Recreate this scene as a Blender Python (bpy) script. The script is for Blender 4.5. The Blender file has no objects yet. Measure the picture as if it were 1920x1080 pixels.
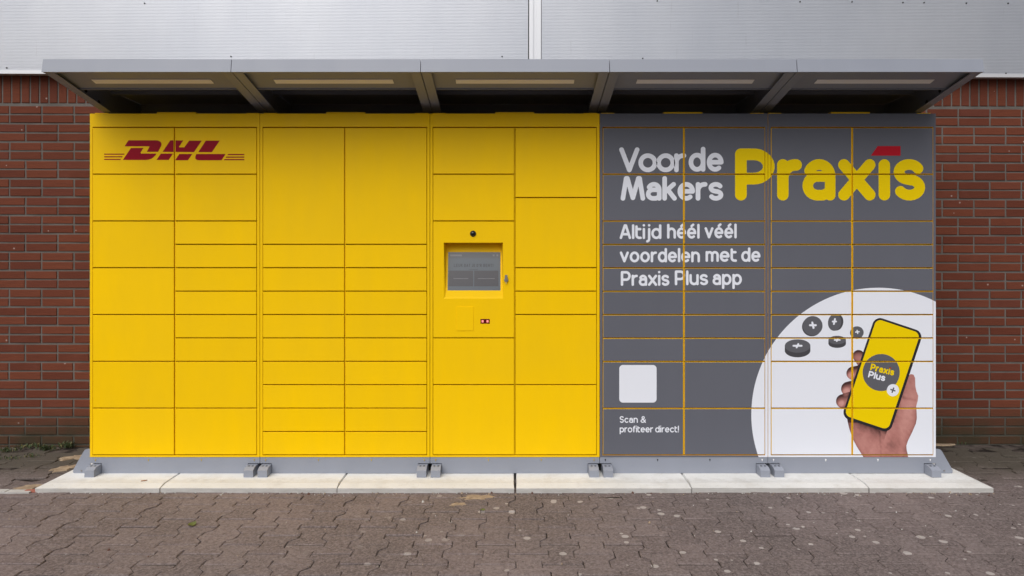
import bpy, bmesh, math, random
import numpy as np
from mathutils import Vector, Matrix, Euler

# ------------------------------------------------------------------ camera, sky, sun, exposure
SC = bpy.context.scene
COL = SC.collection
D = 4.033            # metres from the lens to the locker fronts
H = 1.295            # lens height over the concrete slabs
PPM = 317.4          # photo pixels per metre on the locker front plane

cam = bpy.data.cameras.new('camera')
cam.lens = 24.0; cam.sensor_width = 36.0; cam.shift_y = -63 / 1920
cam.clip_start = 0.05; cam.clip_end = 1000
camo = bpy.data.objects.new('camera', cam); COL.objects.link(camo)
camo.location = (0, -D, H); camo.rotation_euler = (math.radians(90), 0, 0)
SC.camera = camo

SUN_DIR = Vector((-0.36, -0.80, 0)).normalized()     # towards the sun (left, behind the camera)
SUN_EL = math.radians(50)
world = bpy.data.worlds.new('World'); SC.world = world; world.use_nodes = True
wn = world.node_tree.nodes; wl = world.node_tree.links
wn.clear()
w_out = wn.new('ShaderNodeOutputWorld'); w_bg = wn.new('ShaderNodeBackground')
w_sky = wn.new('ShaderNodeTexSky'); w_sky.sky_type = 'NISHITA'; w_sky.sun_disc = False
w_sky.sun_elevation = SUN_EL; w_sky.sun_rotation = math.atan2(SUN_DIR.x, SUN_DIR.y)
w_sky.dust_density = 4.0; w_sky.air_density = 1.0; w_sky.ozone_density = 1.0
w_hs = wn.new('ShaderNodeHueSaturation'); w_hs.inputs['Saturation'].default_value = 0.32   # thin overcast: a greyer dome
w_bg.inputs['Strength'].default_value = 0.065
wl.new(w_sky.outputs[0], w_hs.inputs['Color']); wl.new(w_hs.outputs[0], w_bg.inputs['Color'])
wl.new(w_bg.outputs[0], w_out.inputs['Surface'])

sun = bpy.data.lights.new('sun', 'SUN'); sun.energy = 1.5; sun.angle = math.radians(68)
sun.color = (1.0, 0.965, 0.92)
suno = bpy.data.objects.new('sun', sun); COL.objects.link(suno)
sdir = Vector((SUN_DIR.x * math.cos(SUN_EL), SUN_DIR.y * math.cos(SUN_EL), math.sin(SUN_EL)))
suno.rotation_euler = (-sdir).to_track_quat('-Z', 'Y').to_euler()
suno.location = sdir * 20

SC.view_settings.view_transform = 'Standard'; SC.view_settings.look = 'None'
SC.view_settings.gamma = 1.0; SC.view_settings.use_curve_mapping = False
SC.view_settings.exposure = 0.64

rnd = random.Random(7)

# ------------------------------------------------------------------ helpers
def fx(px): return (px - 960) / PPM
def fz(py): return H - (py - 477) / PPM

def tag(o, label=None, cat=None, group=None, kind=None):
    if label: o['label'] = label
    if cat: o['category'] = cat
    if group: o['group'] = group
    if kind: o['kind'] = kind
    return o

def empty(name, loc=(0, 0, 0), rot=(0, 0, 0)):
    o = bpy.data.objects.new(name, None); COL.objects.link(o)
    o.location = loc; o.rotation_euler = rot; o.empty_display_size = 0.1
    return o

def obj(name, me, parent=None, loc=None, rot=None):
    o = bpy.data.objects.new(name, me); COL.objects.link(o)
    if parent: o.parent = parent
    if loc: o.location = loc
    if rot: o.rotation_euler = rot
    return o

def mesh(name, verts, faces, mats, fmat=None, smooth=False):
    me = bpy.data.meshes.new(name)
    me.from_pydata([tuple(v) for v in verts], [], faces)
    for m in (mats if isinstance(mats, (list, tuple)) else [mats]): me.materials.append(m)
    if fmat is not None: me.polygons.foreach_set('material_index', fmat)
    if smooth: me.polygons.foreach_set('use_smooth', [True] * len(me.polygons))
    me.update()
    return me

class MB:
    """collects pieces of one part"""
    def __init__(s): s.v = []; s.f = []; s.m = []
    def add(s, verts, faces, mi=0):
        b = len(s.v); s.v += [tuple(v) for v in verts]
        for f in faces: s.f.append([b + i for i in f]); s.m.append(mi)
    def box(s, x0, x1, y0, y1, z0, z1, mi=0):
        s.add([(x0, y0, z0), (x1, y0, z0), (x1, y1, z0), (x0, y1, z0), (x0, y0, z1), (x1, y0, z1), (x1, y1, z1), (x0, y1, z1)],
              [(0, 1, 5, 4), (1, 2, 6, 5), (2, 3, 7, 6), (3, 0, 4, 7), (4, 5, 6, 7), (3, 2, 1, 0)], mi)
    def prism(s, prof, x0, x1, mi=0):
        """profile of (y,z) points, counter-clockwise seen from +x, swept along x"""
        n = len(prof)
        s.add([(x0, p[0], p[1]) for p in prof] + [(x1, p[0], p[1]) for p in prof],
              [tuple(range(n - 1, -1, -1)), tuple(range(n, 2 * n))] + [(i, (i + 1) % n, n + (i + 1) % n, n + i) for i in range(n)], mi)
    def tube(s, c0, c1, r0, r1=None, n=16, mi=0):
        r1 = r0 if r1 is None else r1
        c0 = Vector(c0); c1 = Vector(c1); d = (c1 - c0).normalized()
        a = d.orthogonal().normalized(); b = d.cross(a)
        ring = lambda c, r: [c + (a * math.cos(t) + b * math.sin(t)) * r for t in (2 * math.pi * i / n for i in range(n))]
        s.add(ring(c0, r0) + ring(c1, r1), [tuple(range(n - 1, -1, -1)), tuple(range(n, 2 * n))] + [(i, (i + 1) % n, n + (i + 1) % n, n + i) for i in range(n)], mi)
    def build(s, name, mats, parent=None, smooth=False):
        return obj(name, mesh(name, s.v, s.f, mats, s.m, smooth), parent)

def plate(x0, x1, z0, z1, yf, yb, ch, mats):
    """door leaf: chamfered box, front face = material 0, edges = material 1"""
    c = ch
    v = [(x0 + c, yf, z0 + c), (x1 - c, yf, z0 + c), (x1 - c, yf, z1 - c), (x0 + c, yf, z1 - c),
         (x0, yf + c, z0), (x1, yf + c, z0), (x1, yf + c, z1), (x0, yf + c, z1),
         (x0, yb, z0), (x1, yb, z0), (x1, yb, z1), (x0, yb, z1)]
    f = [(0, 1, 2, 3)]
    for i in range(4):
        j = (i + 1) % 4
        f.append((4 + i, 4 + j, j, i)); f.append((8 + i, 8 + j, 4 + j, 4 + i))
    f.append((11, 10, 9, 8))
    return mesh('door', v, f, mats, [0] + [1] * 9)

# ------------------------------------------------------------------ materials
def mat(name, color, rough=0.5, metal=0.0, spec=0.5, coat=0.0):
    m = bpy.data.materials.new(name); m.use_nodes = True
    b = m.node_tree.nodes['Principled BSDF']
    b.inputs['Base Color'].default_value = (*color, 1); b.inputs['Roughness'].default_value = rough
    b.inputs['Metallic'].default_value = metal; b.inputs['Specular IOR Level'].default_value = spec
    b.inputs['Coat Weight'].default_value = coat
    return m
class NT:
    def __init__(s, m):
        s.n = m.node_tree.nodes; s.l = m.node_tree.links; s.b = s.n['Principled BSDF']
    def new(s, t, **kw):
        n = s.n.new('ShaderNode' + t)
        for k, v in kw.items(): setattr(n, k, v)
        return n
    def link(s, a, b): s.l.new(a, b)
    def pos(s): return s.new('NewGeometry').outputs['Position']
    def noise(s, vec, scale, detail=4, rough=0.55):
        n = s.new('TexNoise'); n.inputs['Scale'].default_value = scale; n.inputs['Detail'].default_value = detail
        n.inputs['Roughness'].default_value = rough
        if vec is not None: s.link(vec, n.inputs['Vector'])
        return n.outputs['Fac']
    def ramp(s, fac, stops):
        r = s.new('ValToRGB'); e = r.color_ramp.elements
        while len(e) < len(stops): e.new(0.5)
        for i, (p, c) in enumerate(stops):
            e[i].position = p; e[i].color = (*c, 1) if isinstance(c, (tuple, list)) else (c, c, c, 1)
        s.link(fac, r.inputs['Fac']); return r.outputs['Color']
    def mix(s, fac, a, b, mode='MIX'):
        n = s.new('Mix', data_type='RGBA', blend_type=mode)
        for sock, v in ((n.inputs['Factor'], fac), (n.inputs[6], a), (n.inputs[7], b)):
            if hasattr(v, 'links'): s.link(v, sock)
            else: sock.default_value = v if not isinstance(v, (tuple, list)) else (*v, 1)[:4]
        return n.outputs[2]
    def math(s, op, a, b=None, clamp=False):
        n = s.new('Math', operation=op, use_clamp=clamp)
        for i, v in enumerate((a, b)):
            if v is None: continue
            if hasattr(v, 'links'): s.link(v, n.inputs[i])
            else: n.inputs[i].default_value = v
        return n.outputs[0]
    def scaled(s, vec, sc):
        n = s.new('Mapping'); n.inputs['Scale'].default_value = sc; s.link(vec, n.inputs['Vector']); return n.outputs[0]
    def sep(s, vec):
        n = s.new('SeparateXYZ'); s.link(vec, n.inputs[0]); return n.outputs
    def bump(s, h, strength, dist):
        n = s.new('Bump'); n.inputs['Strength'].default_value = strength; n.inputs['Distance'].default_value = dist
        s.link(h, n.inputs['Height']); s.link(n.outputs[0], s.b.inputs['Normal'])
    def color(s, c): s.link(c, s.b.inputs['Base Color'])

def painted(name, c, rough, spec=0.5):
    """powder-coated sheet: faint cloudy wear and orange-peel"""
    m = mat(name, c, rough, 0.0, spec); t = NT(m); p = t.pos()
    n1 = t.noise(p, 2.2, 4); n2 = t.noise(t.scaled(p, (1, 1, 0.25)), 9, 5)
    f = t.math('MULTIPLY', n1, n2)
    base = t.mix(t.new('ObjectInfo').outputs['Random'], tuple(x * 0.955 for x in c), c)
    dull = t.mix(0.10, base, tuple(0.35 * x + 0.05 for x in c))
    t.color(t.mix(t.ramp(f, [(0.10, 0.0), (0.40, 1.0)]), dull, base))
    t.link(t.ramp(n2, [(0.3, rough - 0.06), (0.7, rough + 0.08)]), t.b.inputs['Roughness'])
    t.bump(t.noise(p, 420, 2), 0.06, 0.001)
    return m
M_yellow = painted('yellow_paint', (0.92, 0.575, 0.0), 0.42, 0.10)
M_vinyl = painted('grey_vinyl', (0.118, 0.124, 0.152), 0.45, 0.25)
M_grey = painted('grey_paint', (0.265, 0.287, 0.345), 0.42)
M_white = mat('white_vinyl', (0.74, 0.77, 0.85), 0.42, 0, 0.25)
M_pyellow = mat('printed_yellow', (0.80, 0.58, 0.0), 0.45, 0, 0.12)
M_red = mat('printed_red', (0.42, 0.006, 0.018), 0.42, 0, 0.15)
M_logo = mat('logo_red', (0.27, 0.000, 0.012), 0.45, 0, 0.12)
M_disc = mat('printed_dark_grey', (0.108, 0.110, 0.126), 0.42, 0, 0.2)
M_side = mat('printed_deep_grey', (0.060, 0.060, 0.068), 0.42, 0, 0.2)
M_black = mat('printed_black', (0.014, 0.014, 0.018), 0.4)
M_dark = mat('dark_rubber', (0.012, 0.012, 0.013), 0.6)
M_lens = mat('lens_plastic', (0.86, 0.86, 0.87), 0.35)
M_steel = mat('lock_steel', (0.32, 0.30, 0.29), 0.38, 0.8)
M_dome = mat('camera_dome', (0.006, 0.006, 0.007), 0.12)
M_screen = mat('screen_glass', (0.070, 0.086, 0.105), 0.2)
M_screen2 = mat('screen_bar', (0.072, 0.078, 0.088), 0.22)
M_button = mat('screen_button', (0.040, 0.038, 0.046), 0.22)
M_stext = mat('screen_lettering', (0.035, 0.04, 0.05), 0.25)
M_sline = mat('screen_small_print', (0.15, 0.15, 0.165), 0.25)
M_brass = mat('zinc_yellow_screw', (0.62, 0.48, 0.12), 0.35, 0.6)

m = mat('scanner_light', (0.5, 0.05, 0.04), 0.3); M_scan = m
m.node_tree.nodes['Principled BSDF'].inputs['Emission Color'].default_value = (1, 0.35, 0.3, 1)
m.node_tree.nodes['Principled BSDF'].inputs['Emission Strength'].default_value = 0.7
M_scand = mat('scanner_window', (0.10, 0.004, 0.006), 0.2)

# print of a photographed hand: ink colours stored per vertex, as on the vinyl itself
M_ink = mat('photo_print', (0.5, 0.3, 0.25), 0.42, 0, 0.2)
t = NT(M_ink); a = t.new('Attribute', attribute_name='ink'); t.color(a.outputs['Color'])

# concrete
M_conc = mat('concrete', (0.58, 0.57, 0.55), 0.85, spec=0.3); t = NT(M_conc); p = t.pos()
n1 = t.noise(p, 3.5, 6); n2 = t.noise(t.scaled(p, (1, 5, 5)), 14, 6, 0.65); n3 = t.noise(p, 160, 3)
c = t.ramp(n1, [(0.3, (0.64, 0.645, 0.64)), (0.7, (0.74, 0.745, 0.745))])
c = t.mix(t.ramp(n2, [(0.55, 0.0), (0.8, 0.35)]), c, (0.40, 0.385, 0.35))
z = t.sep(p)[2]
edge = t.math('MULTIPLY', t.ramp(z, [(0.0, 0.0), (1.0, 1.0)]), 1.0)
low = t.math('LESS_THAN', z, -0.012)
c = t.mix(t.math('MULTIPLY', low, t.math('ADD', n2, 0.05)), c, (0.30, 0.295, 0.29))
vor = t.new('TexVoronoi'); vor.inputs['Scale'].default_value = 70; t.link(p, vor.inputs['Vector'])
c = t.mix(t.math('LESS_THAN', vor.outputs['Distance'], 0.10), c, (0.36, 0.35, 0.32))
st = t.noise(p, 6.5, 7, 0.7)
c = t.mix(t.ramp(st, [(0.52, 0.0), (0.72, 0.4)]), c, (0.42, 0.39, 0.345))
fr_ = t.ramp(t.math('ADD', t.math('MULTIPLY', t.sep(p)[1], -4.0), t.math('MULTIPLY', t.noise(p, 18, 5, 0.7), 0.9)), [(0.75, 0.0), (1.75, 0.28)])
c = t.mix(fr_, c, (0.36, 0.335, 0.30))
t.color(c); t.bump(t.math('ADD', t.math('MULTIPLY', n3, 0.4), n2), 0.25, 0.004)

# brick, with fired streaks; tone varies from brick to brick
M_brick = mat('brick', (0.2, 0.06, 0.04), 0.85, spec=0.12); t = NT(M_brick); p = t.pos()
oi = t.new('ObjectInfo').outputs['Random']; isl = t.new('NewGeometry').outputs['Random Per Island']
r = t.math('FRACT', t.math('ADD', oi, isl))
c = t.ramp(r, [(0.0, (0.112, 0.033, 0.0195)), (0.4, (0.135, 0.040, 0.0225)), (0.75, (0.158, 0.048, 0.026)), (1.0, (0.125, 0.038, 0.025))])
st = t.noise(t.scaled(p, (3, 3, 60)), 4, 5, 0.6)
c = t.mix(t.ramp(st, [(0.35, 0.0), (0.75, 0.5)]), c, (0.075, 0.026, 0.020))
bl = t.noise(p, 7, 5)
c = t.mix(t.ramp(bl, [(0.55, 0.0), (0.8, 0.35)]), c, (0.165, 0.058, 0.040))
vor = t.new('TexVoronoi'); vor.inputs['Scale'].default_value = 9; t.link(p, vor.inputs['Vector'])
c = t.mix(t.math('MULTIPLY', t.math('LESS_THAN', vor.outputs['Distance'], 0.055), 0.6), c, (0.42, 0.33, 0.30))
z = t.sep(p)[2]
dirt = t.math('MULTIPLY', t.ramp(t.math('MULTIPLY', z, 1.0), [(0.07, 1.0), (0.27, 0.0)]), t.ramp(t.noise(p, 5, 5), [(0.3, 0.6), (0.6, 1.0)]))
c = t.mix(t.math('MULTIPLY', dirt, 0.85), c, (0.036, 0.036, 0.022))
t.color(c); t.bump(t.math('ADD', st, t.noise(p, 130, 3)), 0.35, 0.003)

M_mortar = mat('mortar', (0.2, 0.19, 0.18), 0.95, spec=0.2); t = NT(M_mortar); p = t.pos()
c = t.ramp(t.noise(p, 6, 5), [(0.3, (0.100, 0.090, 0.082)), (0.7, (0.155, 0.141, 0.130))])
z = t.sep(p)[2]
dirt = t.math('MULTIPLY', t.ramp(z, [(0.07, 1.0), (0.27, 0.0)]), t.ramp(t.noise(p, 5, 5), [(0.3, 0.6), (0.6, 1.0)]))
c = t.mix(t.math('MULTIPLY', dirt, 0.85), c, (0.035, 0.037, 0.024))
t.color(c); t.bump(t.noise(p, 190, 4), 0.5, 0.003)

# micro-ribbed metal cladding
M_clad = mat('cladding_metal', (0.66, 0.67, 0.70), 0.38, 0.55); t = NT(M_clad); p = t.pos()
n1 = t.noise(t.scaled(p, (1.0, 1, 0.35)), 1.7, 5); n2 = t.noise(t.scaled(p, (26, 26, 1.6)), 2.2, 5, 0.7)
c = t.mix(t.ramp(n1, [(0.3, 0.0), (0.7, 1.0)]), (0.475, 0.495, 0.545), (0.55, 0.565, 0.605))
c = t.mix(t.ramp(n2, [(0.64, 0.0), (0.78, 0.40)]), c, (0.27, 0.265, 0.27))
vor = t.new('TexVoronoi'); vor.inputs['Scale'].default_value = 5.5; t.link(p, vor.inputs['Vector'])
c = t.mix(t.math('LESS_THAN', vor.outputs['Distance'], 0.02), c, (0.12, 0.11, 0.11))
t.color(c); t.bump(n1, 0.12, 0.02)
M_trim = mat('trim_metal', (0.64, 0.65, 0.68), 0.42, 0.45)

# pavers
M_pav = mat('concrete_paver', (0.13, 0.11, 0.10), 0.9, spec=0.25); t = NT(M_pav); p = t.pos()
oi = t.new('ObjectInfo').outputs['Random']; isl = t.new('NewGeometry').outputs['Random Per Island']
r = t.math('FRACT', t.math('ADD', oi, isl))
c = t.ramp(r, [(0.0, (0.122, 0.094, 0.092)), (0.5, (0.150, 0.116, 0.113)), (1.0, (0.182, 0.143, 0.139))])
big = t.noise(p, 1.1, 5)
c = t.mix(t.ramp(big, [(0.38, 0.0), (0.62, 0.6)]), c, (0.080, 0.065, 0.062))
sp = t.noise(p, 95, 4, 0.75)
c = t.mix(t.ramp(sp, [(0.42, 0.0), (0.72, 0.75)]), c, (0.30, 0.250, 0.243))
c = t.mix(t.ramp(t.noise(p, 70, 4, 0.75), [(0.50, 0.0), (0.72, 0.75)]), c, (0.045, 0.036, 0.034))
# pale trodden spots, thicker towards the right
vor = t.new('TexVoronoi'); vor.inputs['Scale'].default_value = 13; t.link(t.scaled(p, (1, 1, 0)), vor.inputs['Vector'])
wob = t.math('MULTIPLY', t.noise(p, 45, 3), 0.10)
thr = t.math('SUBTRACT', t.math('MULTIPLY', t.sep(vor.outputs['Color'])[0], 0.30), wob)
msk = t.math('LESS_THAN', vor.outputs['Distance'], thr)
den = t.ramp(t.math('ADD', t.math('MULTIPLY', t.sep(p)[0], 0.22), t.math('MULTIPLY', t.noise(p, 1.3, 3), 0.9)), [(0.25, 0.10), (0.50, 0.85)])
c = t.mix(t.math('MULTIPLY', msk, den), c, (0.38, 0.345, 0.33))
# moss and soot towards the wall
yy = t.sep(p)[1]
ms = t.math('MULTIPLY', t.ramp(t.math('ADD', yy, t.math('MULTIPLY', t.noise(p, 4, 4), 0.35)), [(0.05, 0.0), (0.40, 1.0)]), 0.8)
c = t.mix(ms, c, (0.058, 0.052, 0.038))
t.color(c); t.bump(t.math('ADD', sp, t.math('MULTIPLY', t.noise(p, 30, 4), 0.8)), 0.55, 0.004)

M_bed = mat('joint_sand', (0.10, 0.08, 0.065), 0.98, spec=0.1); t = NT(M_bed); p = t.pos()
c = t.ramp(t.noise(p, 12, 5), [(0.42, (0.022, 0.018, 0.016)), (0.62, (0.095, 0.078, 0.070))])
t.color(c); t.bump(t.noise(p, 160, 4), 0.6, 0.004)
M_sand = mat('loose_sand', (0.36, 0.26, 0.17), 0.98, spec=0.1); t = NT(M_sand); p = t.pos()
t.color(t.ramp(t.noise(p, 30, 5), [(0.3, (0.23, 0.172, 0.118)), (0.7, (0.37, 0.288, 0.205))])); t.bump(t.noise(p, 220, 3), 0.6, 0.003)
M_rubble = mat('broken_brick', (0.30, 0.105, 0.075), 0.9, spec=0.2)
M_rubdark = mat('weathered_stone', (0.105, 0.055, 0.042), 0.9, spec=0.2)
M_leafb = mat('dry_leaf', (0.24, 0.105, 0.04), 0.8)
M_leafg = mat('green_leaf', (0.10, 0.115, 0.025), 0.7)
M_weed = mat('weed_green', (0.040, 0.058, 0.020), 0.8)
M_weed2 = mat('weed_dry', (0.16, 0.14, 0.06), 0.8)

# ------------------------------------------------------------------ ground
def gz(y):            # the paving falls a little away from the wall
    if y <= -0.2: return -0.036
    return -0.036 + 0.024 * min(1, (y + 0.2) / 0.85)
gv = [(-300, -300, -0.25), (300, -300, -0.25), (300, 300, -0.25), (-300, 300, -0.25)]
tag(obj('ground', mesh('ground', gv, [(0, 1, 2, 3)], M_bed)), kind='structure')

PX0, PX1, PY0, PY1 = -7.5, 7.5, -8.0, 0.66
bed = mesh('pavement', [(PX0, PY0, -0.0405), (PX1, PY0, -0.0405), (PX1, -0.2, -0.0405), (PX0, -0.2, -0.0405), (PX1, 0.8, -0.0160), (PX0, 0.8, -0.0160)],
           [(0, 1, 2, 3), (3, 2, 4, 5)], M_bed)
pavement = tag(obj('pavement', bed), kind='structure')

# I-shaped interlocking paver: length along y 0.2, wide ends, narrow waist
PL, PP = 0.200, 0.146
def paver_outline(rs, g=0.0016):
    a, w1, w2 = PL / 2 - g * 1.9, PP / 2 + 0.017 - g, PP / 2 - 0.017 - g
    q = PL / 4
    pts = [(-w1, -a), (w1, -a), (w1, -q - 0.017), (w2, -q + 0.017), (w2, q - 0.017), (w1, q + 0.017), (w1, a), (-w1, a), (-w1, q + 0.017), (-w2, q - 0.017), (-w2, -q + 0.017), (-w1, -q - 0.017)]
    return [(x + rs.uniform(-.0018, .0018), y + rs.uniform(-.0018, .0018)) for x, y in pts]
def paver_geo(rs):
    o = paver_outline(rs); n = len(o)
    ins = [(x * (1 - 0.0035 / abs(x)) if abs(x) > .01 else x, y * (1 - 0.0035 / abs(y)) if abs(y) > .01 else y) for x, y in o]
    v = [(x, y, -0.03) for x, y in o] + [(x, y, -0.003 - rs.uniform(0, .0015)) for x, y in o] + [(x, y, rs.uniform(-.0012, .0006)) for x, y in ins]
    f = [tuple(range(2 * n, 3 * n))]
    for i in range(n):
        j = (i + 1) % n
        f.append((i, j, n + j, n + i)); f.append((n + i, n + j, 2 * n + j, 2 * n + i))
    return v, f
rs = random.Random(3)
pgeo = [paver_geo(rs) for _ in range(14)]
pmesh = [mesh('paver', v, f, M_pav) for v, f in pgeo]
SLX0, SLX1, SLY0 = -2.662, 2.690, -0.219
spots = []
ncol = int((PX1 - PX0) / PP)
for ci in range(ncol):
    x = -0.072 + (ci - ncol // 2) * PP
    off = (ci % 2) * PL / 2
    k = 0
    y = PY0 + 0.1 + off
    while y < PY1 - 0.06:
        if not (SLX0 + 0.12 < x < SLX1 - 0.12 and y > SLY0 + 0.13):
            spots.append((x, y))
        y += PL
def seen(x, y, z):
    d = y + D
    if d < 0.5: return None
    return 960 + 1280 * x / d, 477 + 1280 * (H - z) / d, d
cand = []
for i, (x, y) in enumerate(spots):
    s = seen(x, y, gz(y))
    if s and -35 < s[0] < 1955 and s[1] < 1110:
        cand.append((s[2], i))
cand.sort()
single = set(i for _, i in cand[:300])
rest = MB()
for i, (x, y) in enumerate(spots):
    g = rs.randrange(14)
    z = gz(y) + rs.uniform(-.0016, .0022)
    rx = rs.uniform(-.007, .007) + (math.atan(0.024 / 0.85) if y > -0.2 else 0)
    ry = rs.uniform(-.007, .007); rz = rs.uniform(-.012, .012) + (math.pi if rs.random() < .5 else 0)
    if i in single:
        obj('paver', pmesh[g], pavement, (x, y, z), (rx, ry, rz))
    elif y > -5.5 and abs(x) < 6.5:
        Mx = Matrix.Translation((x, y, z)) @ Euler((rx, ry, rz)).to_matrix().to_4x4()
        rest.add([Mx @ Vector(q) for q in pgeo[g][0]], pgeo[g][1])
o = rest.build('paver_field', M_pav, pavement); o['kind'] = 'stuff'

# ------------------------------------------------------------------ building: brick wall below, ribbed metal above
bld = tag(empty('warehouse_building', (0, 0.649, 0), (0, 0.0019, 0.0068)),
          'warehouse wall of red brick below white ribbed metal cladding, behind the lockers', 'building')
WX = 7.0
w = MB(); w.box(-WX, WX, 0.0045, 0.30, -0.2, 4.3); w.build('mortar_wall', M_mortar, bld)
BP, PAIR = 0.2195, 0.1253
def brick_geo(rs, L, Hh, dep=0.05):
    v = []; c = 0.0025
    jit = lambda s=.0012: rs.uniform(-s, s)
    x, z = L / 2, Hh / 2
    fr = [(-x + c + jit(), 0 + jit(.0006), -z + c + jit()), (x - c + jit(), jit(.0006), -z + c + jit()), (x - c + jit(), jit(.0006), z - c + jit()), (-x + c + jit(), jit(.0006), z - c + jit())]
    md = [(-x + jit(), c, -z + jit()), (x + jit(), c, -z + jit()), (x + jit(), c, z + jit()), (-x + jit(), c, z + jit())]
    bk = [(a, dep, b) for a, _, b in md]
    f = [(0, 1, 2, 3)]
    for i in range(4):
        j = (i + 1) % 4
        f.append((4 + i, 4 + j, j, i)); f.append((8 + i, 8 + j, 4 + j, 4 + i))
    return fr + md + bk, f
rs = random.Random(11)
bgeo = [brick_geo(rs, BP - 0.0115, 0.0505) for _ in range(12)]
bmesh_ = [mesh('brick', v, f, M_brick) for v, f in bgeo]
sgeo = [brick_geo(rs, 0.0520, 0.208) for _ in range(6)]
smesh = [mesh('brick', v, f, M_brick) for v, f in sgeo]
ZT = 2.3115
bricks = []
for pr in range(20):
    for sub in (0, 1):
        zc = ZT - pr * PAIR - 0.0105 - 0.0255 - sub * 0.0615
        if zc < -0.08: continue
        for side in (-1, 1):
            anchor = (-3.215 if side < 0 else 3.072) + (pr % 2) * BP / 2
            for k in range(-40, 41):
                xc = anchor + (k + 0.5) * BP
                if side < 0 and (xc > -0.06 or xc < -WX + .1): continue
                if side > 0 and (xc < 0.06 or xc > WX - .1): continue
                bricks.append((xc, zc, 0))
for k in range(-105, 106):
    bricks.append((-3.19 + 3.15 + k * 0.0632, ZT + 0.012 + 0.104, 1))
cand = []
for i, (x, z, s) in enumerate(bricks):
    q = seen(x, 0.649, z)
    if -28 < q[0] < 1948 and (q[0] < 185 or q[0] > 1740) and q[1] > 128 and z > -0.04:
        mid = min(abs(q[0] - 84), abs(q[0] - 1838))
        cand.append((mid, i))
cand.sort()
single = set(i for _, i in cand[:300])
rest = MB()
for i, (x, z, s) in enumerate(bricks):
    geo, ms = (bgeo, bmesh_) if s == 0 else (sgeo, smesh)
    g = rs.randrange(len(geo)); yo = rs.uniform(-.0015, .0015)
    if i in single:
        obj('brick', ms[g], bld, (x, yo, z))
    else:
        rest.add([(x + a, yo + b, z + c) for a, b, c in geo[g][0]], geo[g][1])
o = rest.build('brick_field', M_brick, bld); o['kind'] = 'stuff'

# cladding
CB, CT, CY = 2.527, 4.2, -0.070
def clad(x0, x1):
    prof = []; z = CB; pitch = 0.0099
    while z < CT:
        prof += [(CY, z), (CY, z + pitch * .62), (CY + .0020, z + pitch * .74), (CY + .0020, z + pitch * .88)]; z += pitch
    v = [(x0, y, z) for y, z in prof] + [(x1, y, z) for y, z in prof]; n = len(prof)
    return mesh('cladding_panel', v, [(i, n + i, n + i + 1, i + 1) for i in range(n - 1)], M_clad)
obj('cladding_panel', clad(-WX, 0.103), bld); obj('cladding_panel', clad(0.194, WX), bld)
b = MB()
b.box(0.110, 0.137, CY - .006, CY + .03, CB - .02, CT); b.box(0.137, 0.160, CY + .004, CY + .03, CB - .02, CT); b.box(0.160, 0.190, CY - .006, CY + .03, CB - .02, CT)
b.build('joint_profile', M_trim, bld)
b = MB(); b.box(0.100, 0.110, CY + .006, CY + .02, CB, CT); b.build('joint_gap', M_dark, bld)
for x0, x1 in ((-WX, 0.1085), (0.1915, WX)):
    b = MB(); b.prism([(CY - .004, CB - .024), (CY + .06, CB - .020), (CY + .06, CB - .001), (CY - .004, CB - .001)], x0, x1)
    b.build('drip_flashing', M_trim, bld)
CPPM = 1280 / (D + 0.649 + CY)
for px, py in ((1500, 2), (1598, 2), (1694, 3), (1734, 3), (1814, 4), (1893, 4), (1231, 1), (1204, 109), (433, 107), (16, 129), (1889, 136), (272, 8), (940, 106)):
    x = (px - 960) / CPPM; z = H + (477 - py) / CPPM + 0.0019 * x
    b = MB(); b.tube((x, CY + .001, z), (x, CY - .005, z), .0055, .004, 8); b.build('screw', M_dark, bld)

# ------------------------------------------------------------------ concrete slabs under the lockers
sx = [SLX0, -1.966, -0.977, 0.018, 1.004, 1.996, SLX1]
slab_lab = ['leftmost pale concrete slab, under the red-logo end of the lockers', 'second pale concrete slab from the left, under the yellow lockers',
            'third pale concrete slab from the left, left of the wide black joint', 'fourth pale concrete slab from the left, right of the wide black joint',
            'fifth pale concrete slab from the left, with brown leaves at its joint', 'rightmost pale concrete slab, under the white circle print']
for i in range(6):
    g = [0.0025, 0.0025, 0.0025, 0.006, 0.003, 0.003, 0.0025]
    x0, x1 = sx[i] + (g[i] if i else 0), sx[i + 1] - (g[i + 1] if i < 5 else 0)
    yb = 0.66; dy = rs.uniform(-.004, .004); dz = rs.uniform(-.001, .001)
    yf = SLY0 + dy
    ex0, ex1 = (0.03 if i == 0 else 0.004), (0.03 if i == 5 else 0.004)
    zz = (-0.09, -0.011, 0.0 + dz)
    v = [(x0, yf, zz[0]), (x1, yf, zz[0]), (x1, yb, zz[0]), (x0, yb, zz[0]),
         (x0, yf, zz[1]), (x1, yf, zz[1]), (x1, yb, zz[1]), (x0, yb, zz[1]),
         (x0 + ex0, yf + .055, zz[2]), (x1 - ex1, yf + .055, zz[2]), (x1 - ex1, yb, zz[2]), (x0 + ex0, yb, zz[2])]
    f = []
    for q in (0, 4):
        for a in range(4):
            bb = (a + 1) % 4; f.append((q + a, q + bb, q + 4 + bb, q + 4 + a))
    f.append((8, 9, 10, 11))
    tag(obj('concrete_slab', mesh('concrete_slab', v, f, M_conc)), slab_lab[i], 'slab', 'concrete slabs under the lockers')

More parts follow.
